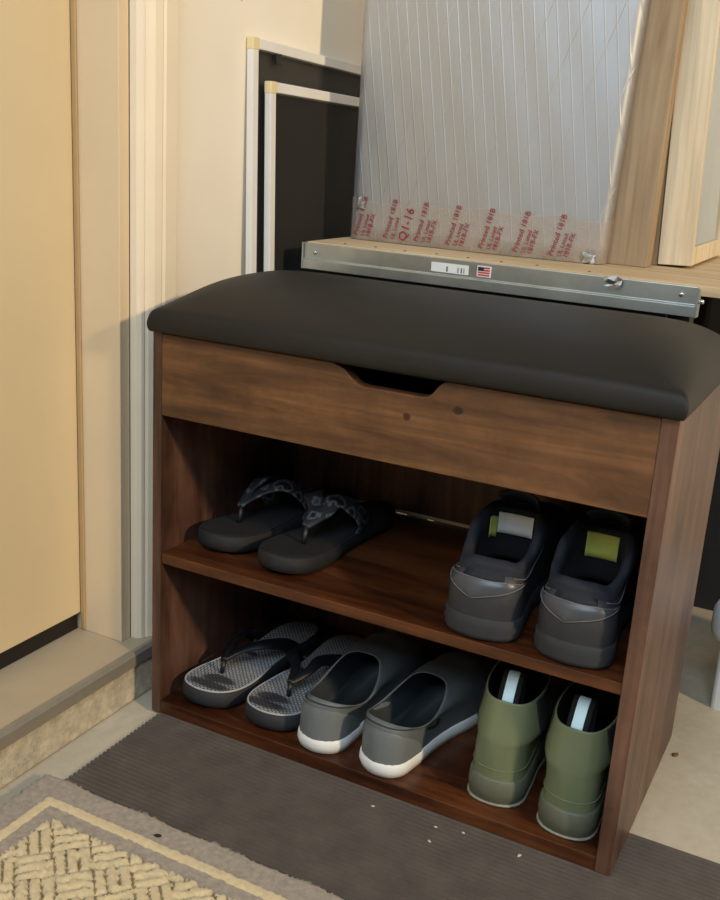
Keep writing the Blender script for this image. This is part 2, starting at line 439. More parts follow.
# door slab in the opening with its rubber sweep
dr = empty('door_1'); struct(dr)
MB().box(-.185, -.1375, DY0 + .02, DY1 - .0205, .092, 2.095).build('slab', M_door, dr, bevel=.0015)
MB().box(-.182, -.1435, DY0 + .021, DY1 - .0215, .067, .093).build('sweep', M_rubber, dr)

# ------------------------------------------------------------------ mat, rug, crumbs on the floor
def ribbed_mat():
    x0, x1, y0, y1 = .012, 1.05, -.5, .088
    m = MB(); pitch = .0072; n = int((y1 - y0) / pitch); prof = [(y1, FZ), (y1, -.0012)]
    y = y1 - .004
    while y > y0 + .004:
        prof += [(y, -.003), (y - pitch * .16, 0), (y - pitch * .6, 0), (y - pitch * .76, -.003)]; y -= pitch
    prof += [(y0, -.0012), (y0, FZ)]
    m.prism(prof, x0, x1, 'yz')
    return m
rm = ribbed_mat().build('floor_mat', M_mat)
tag(rm, 'dark grey ribbed rubber mat lying under the front of the shoe bench', 'floor mat')

def rug():
    x0, x1, y0, y1, st = -.006, .82, -.86, -.179, .0027
    nx, ny = int((x1 - x0) / st), int((y1 - y0) / st)
    rnd = random.Random(3)
    def pattern(x, y):
        d = min(x - x0, y1 - y)
        if d < .038: return 0
        if d < .049: return 1
        if d < .066: return 0
        a, b = (x - x0) + (y1 - y), (x - x0) - (y1 - y)
        # grey diamond outlines in the field
        g = (abs((x - x0) - .41) / .34 + abs((y1 - y) - .34) / .27)
        if .93 < g < 1.06: return 0
        c = .052; ia, ib = math.floor(a / c), math.floor(b / c)
        fa, fb = a / c - ia, b / c - ib
        if (ia + ib) % 2: f, e = fa, fb
        else: f, e = fb, fa
        f3 = (f * 3) % 1
        if f3 < .20 or e < .06: return 2
        return 1
    m = MB(); hs = {}
    pat = [[pattern(x0 + (i + .5) * st + rnd.uniform(-.0009, .0009), y1 - (j + .5) * st + rnd.uniform(-.0009, .0009)) for j in range(ny)] for i in range(nx)]
    vs = []
    for i in range(nx + 1):
        for j in range(ny + 1):
            x, y = x0 + i * st, y1 - j * st
            e = min(i, nx - i, j, ny - j)
            base = .0105 if e > 2 else (.0085 if e == 2 else (.005 if e == 1 else 0.0))
            p = pat[min(i, nx - 1)][min(j, ny - 1)]
            h = base + (rnd.uniform(-.0007, .0007) if e else 0) + (.0012 if p == 1 else (-.0030 if p == 2 else 0)) * (1 if e > 2 else 0)
            jx = st * .30
            o = (.0025 * math.sin(x * 61 + y * 37) + rnd.uniform(-.0022, .0022)) * (1 if e < 3 else 0)
            vs.append((x + rnd.uniform(-jx, jx) + (o if i < 3 else 0), y + rnd.uniform(-jx, jx) + (o if j < 3 else 0), .0003 + h))
    top = lambda i, j: i * (ny + 1) + j
    fs = []; mi = []
    for i in range(nx):
        for j in range(ny):
            fs.append((top(i, j), top(i, j + 1), top(i + 1, j + 1), top(i + 1, j))); mi.append(pat[i][j])
    m.v = vs; m.f = fs; m.mi = mi
    # backing
    k = len(m.v)
    m.cur = 0
    m.box(x0 + .003, x1 - .003, y0 + .003, y1 - .003, .0002, .004)
    return m
rg = rug().build('rug', [M_rug_grey, M_rug_cream, M_rug_groove], fix=False, smooth=True)
tag(rg, 'plush lilac grey rug with carved cream pattern in front of the door', 'rug')

def crumb(name, x, y, z, s, mat, label, cat, group=None, seed=0):
    r = random.Random(seed); m = MB(); n = 7
    L = []
    for hh, k in ((0, .8), (.35, 1), (.8, .7), (1, .3)):
        L.append([(s * k * math.cos(2 * PI * i / n) * (.8 + .4 * r.random()), s * .6 * k * math.sin(2 * PI * i / n) * (.8 + .4 * r.random()), s * .45 * hh) for i in range(n)])
    m.loft(L, True, True)
    o = m.build(name, mat, smooth=True); o.location = (x, y, z); o.rotation_euler = (0, 0, r.uniform(0, 3))
    return tag(o, label, cat, group)
chips = [(.335, -.026, .0024, 'pale paint chip on the mat in front of the grey slip-on shoes'),
         (.411, -.022, .0026, 'pale paint chip on the mat, left of a close pair before the boots'),
         (.441, -.015, .0024, 'pale paint chip on the mat, right of a close pair before the boots'),
         (.415, -.048, .0026, 'pale paint chip on the mat, nearest the rug'),
         (.507, -.018, .0032, 'largest pale paint chip on the mat in front of the right boot')]
for i, (x, y, s, lb) in enumerate(chips):
    crumb('paint_chip', x, y, 0.0, s, M_chip, lb, 'debris', 'paint chips on the ribbed mat', i)
crumb('crumb', .1735, -.2085, .0122, .0042, M_seed, 'small black crumb lying on the grey border of the rug', 'debris', None, 11)
crumb('leaf_scrap', .6125, .282, FZ, .006, plain('brown_leaf', rgb(110, 74, 52), .8), 'small brown scrap on the bare concrete right of the shoe bench', 'debris', None, 12)

# ------------------------------------------------------------------ the shoe bench
BW, BD, BH, PT = .6, .317, .4956, .0165
ZS = .2213                      # top of the middle shelf
bench = empty('shoe_bench', (0, 0, 0), 0, 'rustic brown wooden shoe bench with black cushion lid holding five pairs of footwear', 'bench')
for x0, x1 in ((0, PT - .004), (BW - PT, BW)):
    MB().box(x0, x1, 0, BD, 0.0002, BH).build('side_panel', M_side, bench, bevel=.0008)
x0, x1 = PT - .004, BW - PT
MB().box(x0, x1, .001, BD - .006, .0004, .0175).build('bottom_board', M_shelf, bench, bevel=.0008)
MB().box(x0, x1, .002, BD - .006, ZS - .0135, ZS).build('shelf', M_shelf, bench, bevel=.0008)
MB().box(x0, x1, BD - .006, BD - .001, .0004, ZS - .0135).build('back_panel', M_back, bench)
MB().box(x0, x1, BD - .006, BD - .001, ZS + .006, BH - .003).build('back_panel', M_back, bench)
MB().box(x0 + .03, x1 - .03, BD - .0052, BD - .0018, ZS + .001, ZS + .006).build('gap_light_strip', M_pale, bench)  # pale strip added for the light showing through the gap above the shelf
bench.children[-1]['label'] = 'pale strip standing in for light through the back gap'
# drop front with the finger notch
zb = .3972; zt = BH - .001
poly = [(x0, zb), (x1, zb), (x1, zt), (.371, zt)]
poly += [tuple(v)[:2] for v in bez([(.369, zt, 0), (.362, .4895, 0), (.352, .4775, 0), (.342, .4745, 0)], 4)]
poly += [tuple(v)[:2] for v in bez([(.277, .4745, 0), (.266, .4775, 0), (.252, .4895, 0), (.238, zt, 0)], 4)]
poly += [(x0, zt)]
MB().prism(poly, .0005, .0155).build('front_panel', M_front, bench, bevel=.0008)
MB().box(x0, x1, .0155, BD - .006, zb, zb + .006).build('box_floor', M_cushboard, bench)
# padded lid
def cushion():
    m = MB(); loops = []
    xa, xb, ya, yb = -.002, .6065, -.0105, BD + .002
    def ring(z, ins, rad, dome=0):
        pts = []; a0, b0, a1, b1 = xa + ins, ya + ins, xb - ins, yb - ins
        rad = max(rad * .5, .002)
        cs = [(a1 - rad, b0 + rad, -90), (a1 - rad, b1 - rad, 0), (a0 + rad, b1 - rad, 90), (a0 + rad, b0 + rad, 180)]
        for q, (cx, cy, a) in enumerate(cs):
            for k in range(5):
                t = math.radians(a + k * 22.5); pts.append(Vector((cx + rad * math.cos(t), cy + rad * math.sin(t), z)))
            nx_ = cs[(q + 1) % 4]; t2 = math.radians(nx_[2]); e = Vector((nx_[0] + rad * math.cos(t2), nx_[1] + rad * math.sin(t2), z)); s = pts[-1].copy()
            for k in range(1, 12): pts.append(s.lerp(e, k / 12))
        return pts
    for z, ins, r in ((.4962, .005, .005), (.4968, .002, .006), (.500, .0, .007), (.506, -.001, .008), (.512, .0, .008), (0, .002, .009), (0, .006, .010), (0, .012, .012),
                      (0, .02, .014), (0, .03, .018), (0, .045, .022), (0, .065, .03), (0, .09, .03), (0, .115, .03), (0, .14, .02)):
        L = ring(z, ins, r)
        if z == 0:
            for p in L:
                gx = 1 - abs(2 * (p.x - xa) / (xb - xa) - 1) ** 16; gy = 1 - abs(2 * (p.y - ya) / (yb - ya) - 1) ** 2.6
                p.z = .5155 + .006 * min(1, ins / .006) ** .5 + .038 * gx * gy
        loops.append(L)
    # soft wrinkles on the front and sides
    for L in loops[2:7]:
        for p in L:
            if p.y < .03:
                p.z += .0007 * math.sin(p.x * 95) * math.sin(p.x * 23 + 1); p.y += .0009 * math.sin(p.x * 70 + 2) * math.sin(p.x * 17)
    m.loft(loops, True, True)
    return m
cu = cushion().build('cushion', M_cush, bench, smooth=True, sub=1)
MB().box(.004, BW - .004, .004, BD - .004, .4935, .4964).build('lid_board', M_cushboard, bench)

# ------------------------------------------------------------------ footwear
HW = [(0, 0), (.1, .37), (.2, .60), (.3, .69), (.4, .70), (.5, .76), (.6, .92), (.7, 1.0), (.8, .90), (.9, .57), (1.0, 0)]
NP = 64
def foot(L, W, s, z, ins=0.0, z_toe=0.0, y_off=0.0, heelw=1.0, toe_sq=0.0, asym=.006, blunt=0.0):
    """closed outline of a foot: heel at y=0, toe at y=L; s=+1 big toe on the +x side"""
    pts = []
    for i in range(NP):
        ph = i / NP * 2
        u = ph if ph <= 1 else 2 - ph; sd = 1 if ph <= 1 else -1
        t = .5 - .5 * math.cos(PI * u)
        h = prof(u) * W / 2
        if t < .35: h *= lerp(heelw, 1, t / .35)
        if t < .16: h *= 1 + blunt * (1 - t / .16)
        y = L * t
        h2 = max(h - ins, 0) if h > 0 else 0
        yc = L * .5 + (y - L * .5) * (1 - 2 * ins / L)
        cx = s * asym * (t - .3) * 1.6
        # squarer on the big-toe side
        if sd == s and t > .7: h2 *= 1 + toe_sq * (t - .7)
        zz = z + z_toe * max(0, (t - .68) / .32) ** 2
        pts.append(Vector((cx + sd * h2, yc + y_off, zz)))
    return pts
def prof(u):
    k = u * 10; i = min(int(k), 9); t = k - i
    g = lambda j: -HW[1][1] if j < 0 else (-HW[9][1] if j > 10 else HW[j][1])
    a, b, c, d = g(i - 1), g(i), g(i + 1), g(i + 2)
    return max(0, .5 * ((2 * b) + (c - a) * t + (2 * a - 5 * b + 4 * c - d) * t * t + (3 * b - a - 3 * c + d) * t ** 3))
def oval(y0, y1, hw, zf, cx=0.0, pw=1.0):
    """closed loop matching foot(): heel end at y0, front end at y1; zf(t) gives its height"""
    pts = []
    for i in range(NP):
        ph = i / NP * 2
        u = ph if ph <= 1 else 2 - ph; sd = 1 if ph <= 1 else -1
        t = .5 - .5 * math.cos(PI * u)
        h = hw * (math.sin(PI * u) ** pw if 0 < u < 1 else 0)
        pts.append(Vector((cx + sd * h, lerp(y0, y1, t), zf(t))))
    return pts
def skin(keys, sub):
    """smooth loft through the key loops"""
    cols = [bez([k[i] for k in keys], sub) for i in range(len(keys[0]))]
    return [[c[r] for c in cols] for r in range(len(cols[0]))]
def dome(a, b, n, p=.9, q=.75):
    """loops from outline a rising and closing in to loop b"""
    out = []
    for k in range(n + 1):
        th = PI / 2 * k / n
        f, g = 1 - math.cos(th) ** p if k < n else 1, math.sin(th) ** q if k else 0
        out.append([Vector((lerp(p0.x, p1.x, f), lerp(p0.y, p1.y, f), lerp(p0.z, p1.z, g))) for p0, p1 in zip(a, b)])
    return out

def flip_flop(name, label, group, loc, rz, s, mats, wide, L=.256, W=.085, lift=0.0):
    sole_m, bed_m, strap_m, outer_m = mats
    r = empty(name, loc, rz, label, 'sandal', group)
    h = .021
    def ft(z, ins, zt=.006):
        o = foot(L, W, s, z, ins, zt, 0, 1.08, .15)
        for p in o: p.z += .004 * math.exp(-((p.y - .04) / .05) ** 2) if z > .005 else 0     # heel wedge
        return o
    MB().loft([ft(0, .004), ft(.0015, .001), ft(h * .45, .0), ft(h - .002, .0008), ft(h, .0025)], True, True).build('sole', sole_m, r, smooth=True)
    MB().loft([ft(h + .0001, .0026), ft(h + .0014, .0028), ft(h + .002, .0045)], True, True).build('footbed', bed_m, r)
    if not wide:
        e = ft(h + .0012, .0028); k = NP // 2
        MB().tube(e[k - 15:k + 16], .0013, 6).build('edge_piping', M_piping, r, smooth=True)
    zt = h + .002
    post = Vector((s * .010, L * .775, zt))
    st = empty_part = None
    m = MB()
    top = zt + (.020 if not wide else .024)
    m.tube([post + Vector((0, 0, -.001)), post + Vector((0, -.001, .008)), Vector((post.x, post.y - .005, top - .002))], [.0032, .003, .0036], 8)
    m.build('toe_post', strap_m, r, smooth=True)
    for sd in (1, -1):
        hwid = W * .36
        if wide:
            pts = bez([(post.x, post.y - .003, top - .001), (post.x + sd * .008, post.y - .030, zt + .036), (sd * hwid * .62, L * .58, zt + .046),
                       (sd * (hwid + .001), L * .50, zt + .034), (sd * (hwid + .004), L * .43, zt + .014), (sd * (hwid - .001), L * .40, zt - .003)], 5)
            wd = [lerp(.010, .032, min(1, i / (len(pts) * .55))) for i in range(len(pts))]
        else:
            pts = bez([(post.x, post.y - .003, top - .001), (post.x + sd * .010, post.y - .030, zt + .026), (sd * hwid * .70, L * .56, zt + .030),
                       (sd * (hwid + .002), L * .44, zt + .020), (sd * (hwid + .004), L * .36, zt + .006), (sd * (hwid - .002), L * .34, zt - .003)], 5)
            wd = [lerp(.009, .0195, min(1, i / (len(pts) * .6))) for i in range(len(pts))]
        m = MB().ribbon(pts, wd, .0042, lambda p: Vector((p.x * 1.0, .02 * 0 + .006, max(.012, p.z - zt + .012))))
        ob = m.build('strap', outer_m if wide else strap_m, r, smooth=True)
    return r

GF = 'black and white woven flip-flops on the bottom shelf'
tw = (M_foam, M_weave, M_strap, M_strap)
ZB = .0176
flip_flop('flip_flop', 'woven black and white flip-flop at the far left of the bottom shelf', GF, (.0830, .2645, ZB), PI - .055, 1, tw, False)
flip_flop('flip_flop', 'woven black and white flip-flop beside the grey slip-on shoes', GF, (.1630, .2645, ZB), PI - .04, -1, tw, False)
GB = 'black thong sandals on the middle shelf'
M_foam_black = plain('deep_black_foam', rgb(27, 28, 31), .75, var=.15, scale=60)
bk = (M_foam_black, M_blackfoot, M_strap, M_camo)
flip_flop('thong_sandal', 'black wide-strap thong sandal at the far left of the middle shelf', GB, (.105, .292, ZS + .0001), PI - .15, 1, bk, True, .262, .080)
flip_flop('thong_sandal', 'black wide-strap thong sandal, right one of the pair, grey patterned strap showing', GB, (.1885, .282, ZS + .0001), PI - .15, -1, bk, True, .262, .080)

def slip_on(label, loc, rz, s, mark):
    r = empty('slip_on_shoe', loc, rz, label, 'shoe', 'grey slip-on shoes on the bottom shelf')
    L, W = .258, .091
    zs = .020
    f = lambda z, ins, zt=.010: foot(L, W, s, z, ins, zt, 0, 1.13, blunt=.2)
    MB().loft([f(0, .006), f(.002, .002), f(.010, .0), f(zs - .002, .0008), f(zs, .003)], True, True).build('sole', M_whitesole, r, smooth=True)
    col = oval(.011, .132, .0370, lambda t: .067 - .016 * math.sin(PI * min(1, t * 1.1)) + .010 * t * t, cx=s * .001, pw=.75)
    up = dome(f(zs - .004, .0025), col, 9, .85, .8)
    # heel leans in, gentle crease across the vamp
    for k, Lp in enumerate(up):
        for p in Lp:
            t = p.y / L
            if .62 < t < .9:
                p.z -= .004 * math.exp(-((t - .70) / .03) ** 2) * math.sin(PI * min(1, k / 9)) ** .5 * (1 if abs(p.x) < .04 else .3)
            if t > .7: p.z += .006 * math.sin(PI * min(1, (t - .7) / .3)) * (k / 9)
    lip = [[p + Vector((0, 0, .0016)) for p in up[-1]], ]
    def ins_loop(Lp, d, dz):
        c = Vector((0, .085, 0)); out = []
        for p in Lp:
            v = Vector((p.x - c.x, (p.y - c.y), 0)); l = v.length
            q = c + v * ((l - d) / l if l > 1e-6 else 1)
            out.append(Vector((q.x, q.y, p.z + dz)))
        return out
    rim = [ins_loop(up[-1], .0012, .0016), ins_loop(up[-1], .0034, .0002)]
    MB().loft(up + rim).build('upper', M_slip, r, smooth=True, sub=1)
    inner0 = ins_loop(up[-1], .0034, .0002)
    bed = foot(L * .90, W * .80, s, zs + .004, 0, .013, .009, 1.05)
    mid = [Vector((lerp(a.x, b.x, .62), lerp(a.y, b.y, .55), lerp(a.z, b.z, .45))) for a, b in zip(inner0, bed)]
    MB().loft(skin([inner0, mid, bed], 4), False, True).build('lining', M_slip_dark, r, smooth=True)
    # heel counter patch following the upper
    def surf(i, v, off):
        k = v * 9; k0 = min(int(k), 8); a = up[k0][i % NP].lerp(up[k0 + 1][i % NP], k - k0)
        n = Vector((a.x, a.y - .06, 0)).normalized()
        return a + n * off
    g = []
    for v in [x / 8 * .62 for x in range(9)]:
        half = 10 * math.sqrt(max(0, 1 - (v / .66) ** 2))
        g.append([surf(0, v, .0014).lerp(surf(0, v, .0014), 0)] * 0 + [(lambda q: surf(int(math.floor(q)), v, .0012).lerp(surf(int(math.floor(q)) + 1, v, .0012), q - math.floor(q)))(lerp(-half, half, c / 16)) for c in range(17)])
    MB().loft(g, closed=False).build('heel_patch', M_slip_patch, r, smooth=True)
    # stitched band under the collar
    MB().tube([surf(i, .80, .0008) for i in range(-12, 13)], .0008, 5).build('collar_seam', M_slip_dark, r, smooth=True)
    if mark:
        m = MB()
        i0 = 13
        P = lambda a, v: (lambda q: surf(int(math.floor(q)), v, .0012).lerp(surf(int(math.floor(q)) + 1, v, .0012), q - math.floor(q)))(a)
        m.tube([P(11.2, .47), P(12.0, .43), P(12.6, .36)], [.0004, .0010, .0008], 5)
        m.tube([P(12.6, .36), P(13.4, .40), P(13.9, .52)], [.0008, .0012, .0018], 5)
        m.tube([P(13.5, .52), P(14.0, .56), P(14.3, .55)], [.0009, .0019, .0007], 5)
        m.build('printed_mark', M_blackmark, r)
        r.children[-1]['label'] = 'small black printed bird mark'
    return r
slip_on('grey slip-on shoe with white sole, next to the woven flip-flops', (.2390, .003, ZB), .0, 1, False)
slip_on('grey slip-on shoe with small black mark on its side, next to the boots', (.3145, .002, ZB), -.18, -1, True)

def boot(label, loc, rz, s):
    r = empty('rubber_boot', loc, rz, label, 'boot', 'olive rubber boots on the bottom shelf')
    L, W = .262, .082
    f = lambda z, ins, zt=.008: foot(L, W, s, z, ins, zt, 0, 1.31, blunt=.2)
    MB().loft([f(0, .004), f(.002, .001), f(.016, -.0008), f(.030, .0002), f(.0325, .0018)], True, True).build('sole_band', M_bootband, r, smooth=True)
    MB().loft([f(0.0002, .0006), f(.0012, -.0008), f(.0024, -.0008), f(.0032, .0004)], True, True).build('sole_edge', M_edge, r, smooth=True)
    a = f(.0318, .0022)
    def shaft(y0, y1, hw, z0, dz=0.0): return oval(y0, y1, hw, lambda t: z0 + dz * t, pw=.62)
    k1 = [Vector((p.x * (1 if p.y < .12 else .93), p.y * 1.0 if p.y < .15 else .15 + (p.y - .15) * .94, .0318 + (.026 if p.y < .14 else .026 * (1 - .25 * (p.y - .14) / .12)))) for p in f(.03, .0026, 0)]
    k2 = []
    ank = shaft(.006, .138, .0395, .080, .004)
    for p, q in zip(k1, ank): k2.append(Vector((lerp(p.x, q.x, .55), lerp(p.y, q.y, .42 if p.y > .1 else .5), lerp(p.z, q.z, .62))))
    keys = [a, k1, k2, ank, shaft(.012, .122, .0365, .102, .004), shaft(.0165, .118, .0338, .121, .012)]
    up = skin(keys, 4)
    def inset(Lp, d, dz):
        c = Vector((0, .069, 0)); out = []
        for p in Lp:
            v = Vector((p.x, p.y - c.y, 0)); l = v.length
            q = c + v * ((l - d) / l); out.append(Vector((q.x, q.y, p.z + dz)))
        return out
    rim = [inset(up[-1], .0007, .0012), inset(up[-1], .0022, .0008)]
    MB().loft(up + rim).build('upper', M_boot, r, smooth=True, sub=1)
    inn = [rim[-1], inset(up[-5], .0040, 0), inset(up[-9], .0065, 0), [Vector((p.x * .84, .012 + p.y * .86, .066)) for p in k2], [Vector((p.x * .84, p.y * .86 + .016, .038)) for p in a]]
    MB().loft(inn, False, True).build('lining', M_bootin, r, smooth=True)
    # elastic gores on both sides of the shaft
    n = len(up)
    for sd in (1, -1):
        g = []
        for k in range(n - 10, n):
            w_ = lerp(1.5, 4.2, (k - (n - 10)) / 9)
            row = []
            for c in range(7):
                q = 26 * .5 - 0 + lerp(-w_, w_, c / 6) if sd == 1 else NP - 13 - lerp(-w_, w_, c / 6)
                i0 = int(math.floor(q)); p = up[k][i0 % NP].lerp(up[k][(i0 + 1) % NP], q - i0)
                row.append(p + Vector((sd * .0009, 0, 0)))
            g.append(row)
        MB().loft(g, closed=False).build('elastic_gore', M_gore, r, smooth=True, solid=.0006)
    # moulded back seam and foxing line
    MB().tube([up[2][i % NP] + Vector((up[2][i % NP].x, up[2][i % NP].y - .09, 0)).normalized() * .0002 for i in range(-20, 21)], .0007, 6).build('foxing_line', M_boot, r, smooth=True)
    # heel pull loop: black webbing with a pale reflective stripe, standing up inside the heel
    base = up[-1][0]
    path = bez([(0, base.y + .0035, base.z - .030), (0, base.y + .005, base.z - .004), (0, base.y + .013, base.z + .010), (0, base.y + .022, base.z + .022), (0, base.y + .030, base.z + .025),
                (0, base.y + .036, base.z + .018), (0, base.y + .036, base.z + .002), (0, base.y + .034, base.z - .02)], 4)
    tb = MB().ribbon(path, .024, .0014, lambda p: Vector((0, -1 if p.y < base.y + .03 else 1, .9))).build('pull_loop', M_bootin, r, smooth=True)
    MB().ribbon([p + Vector((0, -.0011, .0006)) for p in path[3:17]], .0125, .0010, lambda p: Vector((0, -1, .9))).build('reflective_stripe', M_reflect, tb, smooth=False)
    tb.children[0]['label'] = 'pale blue reflective stripe'
    return r
boot('olive green rubber boot standing left beside the grey slip-on shoe', (.4570, .024, ZB), .06, 1)
boot('olive green rubber boot standing right against the bench side panel', (.5370, .012, ZB), -.03, -1)

def sneaker(label, loc, rz, s, white):
    r = empty('sneaker', loc, rz, label, 'shoe', 'black sneakers on the middle shelf')
    L, W = .280, .095
    f = lambda z, ins, zt=.016: foot(L, W, s, z, ins, zt, 0, 1.44, blunt=.32)
    heel = lambda Lp, d: [Vector((p.x, p.y + d * max(0, 1 - p.y / .05), p.z)) for p in Lp]
    MB().loft([heel(f(0, .007), .006), f(.0025, .003), f(.008, .0006), f(.010, .0016), f(.016, -.0006), f(.019, .001), f(.026, .0), f(.028, .003)], True, True).build('sole', M_sneak_sole, r, smooth=True)
    def zc(t):
        return table([(0, .080), (.10, .076), (.32, .082), (.6, .100), (.85, .108), (1, .104)], t)
    col = oval(.018, .126, .0385, zc, pw=.62)
    k0 = heel(f(.026, .0022), 0)
    up = dome(k0, col, 10, .9, .85)
    for k, Lp in enumerate(up):
        v = k / 10
        for p in Lp:
            if p.y < .05:                                   # bulge of the heel, pinched above
                p.y -= .004 * math.sin(PI * min(1, v * 1.5)) * (1 - p.y / .05)
                p.y += .003 * math.exp(-((v - .8) / .12) ** 2)
            p.x *= 1 + .05 * math.sin(PI * v) * (1 if p.y < .14 else 0)
            p.z += .0008 * math.sin(p.z * 900) if p.y < .04 and v < .6 else 0
    def inset(Lp, d, dz):
        c = Vector((0, .070, 0)); out = []
        for p in Lp:
            v = Vector((p.x, p.y - c.y, 0)); l = v.length
            q = c + v * ((l - d) / l); out.append(Vector((q.x, q.y, p.z + dz)))
        return out
    MB().loft(up[:8]).build('upper', M_sneak, r, smooth=True, sub=1)
    # padded collar roll
    roll = [up[7], inset(up[8], -.0025, .002), inset(up[9], -.003, .004), inset(up[10], -.0012, .0075), inset(up[10], .004, .009), inset(up[10], .0085, .005), inset(up[10], .0095, -.006), inset(up[10], .008, -.02)]
    MB().loft(skin(roll, 2)).build('collar', M_sneak_knit, r, smooth=True)
    inn = [inset(up[10], .008, -.02), [Vector((p.x * .86, p.y, .05)) for p in inset(up[10], .004, 0)], foot(L * .9, W * .8, s, .03, 0, 0, .014)]
    MB().loft(skin(inn, 3), False, True).build('lining', M_sneak_in, r, smooth=True)
    def surf(q, v, off):
        i = int(math.floor(q)); k = v * 10; kk = min(int(k), 9)
        a = up[kk][i % NP].lerp(up[kk][(i + 1) % NP], q - i); b = up[kk + 1][i % NP].lerp(up[kk + 1][(i + 1) % NP], q - i)
        p = a.lerp(b, k - kk); n = Vector((p.x, p.y - .06, 0)).normalized()
        return p + n * off
    # shiny inverted triangle on the heel, edged with pale thread
    A, B, C = (-7.2, .60), (7.2, .56), (-.8, .26)
    rows = []
    for k in range(9):
        t = k / 8
        l = (lerp(A[0], C[0], t), lerp(A[1], C[1], t)); q = (lerp(B[0], C[0], t), lerp(B[1], C[1], t))
        rows.append([surf(lerp(l[0], q[0], c / 10), lerp(l[1], q[1], c / 10), .0022 + .0012 * math.sin(PI * c / 10)) for c in range(11)])
    hp = MB().loft(rows, closed=False).build('heel_plate', M_heelplate, r, smooth=True)
    e = []
    for P, Q in ((A, B), (B, C), (C, A)):
        e += [surf(lerp(P[0], Q[0], c / 8), lerp(P[1], Q[1], c / 8), .0026) for c in range(8)]
    e.append(e[0])
    MB().tube(e, .0006, 5).build('thread_edge', M_thread, hp, smooth=True)
    # heel tab running up to the collar
    tabrows = [[surf(c, v, .002 + .001 * math.cos(c)) for c in (-2.6, -1.3, 0, 1.3, 2.6)] for v in (.60, .68, .76, .84, .9)]
    MB().loft(tabrows, closed=False).build('heel_tab', M_sneak_knit, r, smooth=True, solid=.001)
    # stitched wave below the collar on both sides
    for sd in (1, -1):
        MB().tube([surf(sd * q, .70 - .10 * math.sin((q - 4) / 10 * PI) + .02 * math.sin(q * 1.3), .0012) for q in [4 + x * .8 for x in range(15)]], .0006, 5).build('seam_thread', M_thread, r, smooth=True)
    # tongue, standing up in front of the opening
    tz = []
    for k in range(8):
        t = k / 7
        y = .205 - .083 * t; z = .082 + .056 * t; hw = lerp(.018, .027, t)
        tz.append([Vector((hw * a, y - .010 * a * a, z + .006 * (1 - a * a) * (1 - t) - .006 * a * a)) for a in [x / 4 for x in range(-4, 5)]])
    tg = MB().loft(tz, closed=False).build('tongue', M_sneak_knit, r, smooth=True, solid=.006, sub=1)
    # labels sewn inside the front of the collar
    def tl(a0, a1, z0, z1):
        g = []; Lp = inset(up[10], .0112, 0)
        for k in range(5):
            row = []
            for c in range(7):
                q = NP / 2 + lerp(a0, a1, c / 6); i0 = int(math.floor(q)); p = Lp[i0 % NP].lerp(Lp[(i0 + 1) % NP], q - i0)
                row.append(Vector((p.x, p.y - .0005 + .0015 * k / 4, p.z + lerp(z0, z1, k / 4))))
            g.append(row)
        return g
    if white:
        lb = MB().loft(tl(-6.5, 5.0, -.020, .004), closed=False).build('care_label', M_white, r, solid=.0005, smooth=True); lb['label'] = 'white care label'
        lb = MB().loft(tl(5.3, 9.0, -.026, -.002), closed=False).build('size_label', M_lime, r, solid=.0005, smooth=True); lb['label'] = 'lime yellow size label'
    else:
        lb = MB().loft(tl(-3.5, 5.0, -.024, .004), closed=False).build('size_label', M_lime, r, solid=.0005, smooth=True); lb['label'] = 'lime yellow size label'
    # laces over the instep
    for k in range(5):
        y = .150 + .016 * k; z = .107 - .0085 * k
        m = MB().ribbon(bez([(-.026, y + .004, z - .016), (-.015, y, z - .001), (0, y - .002, z + .005), (.015, y, z - .001), (.026, y + .004, z - .016)], 3), .007, .002, lambda p: Vector((p.x * 2, .3, 1)) * 1)
        m.build('lace', M_strap, r, smooth=True)
    return r
sneaker('worn black sneaker with white label inside its tongue, left on middle shelf', (.4275, .001, ZS + .0001), .055, 1, True)
sneaker('worn black sneaker with lime label in its tongue, beside the bench side panel', (.5225, .001, ZS + .0001), -.005, -1, False)

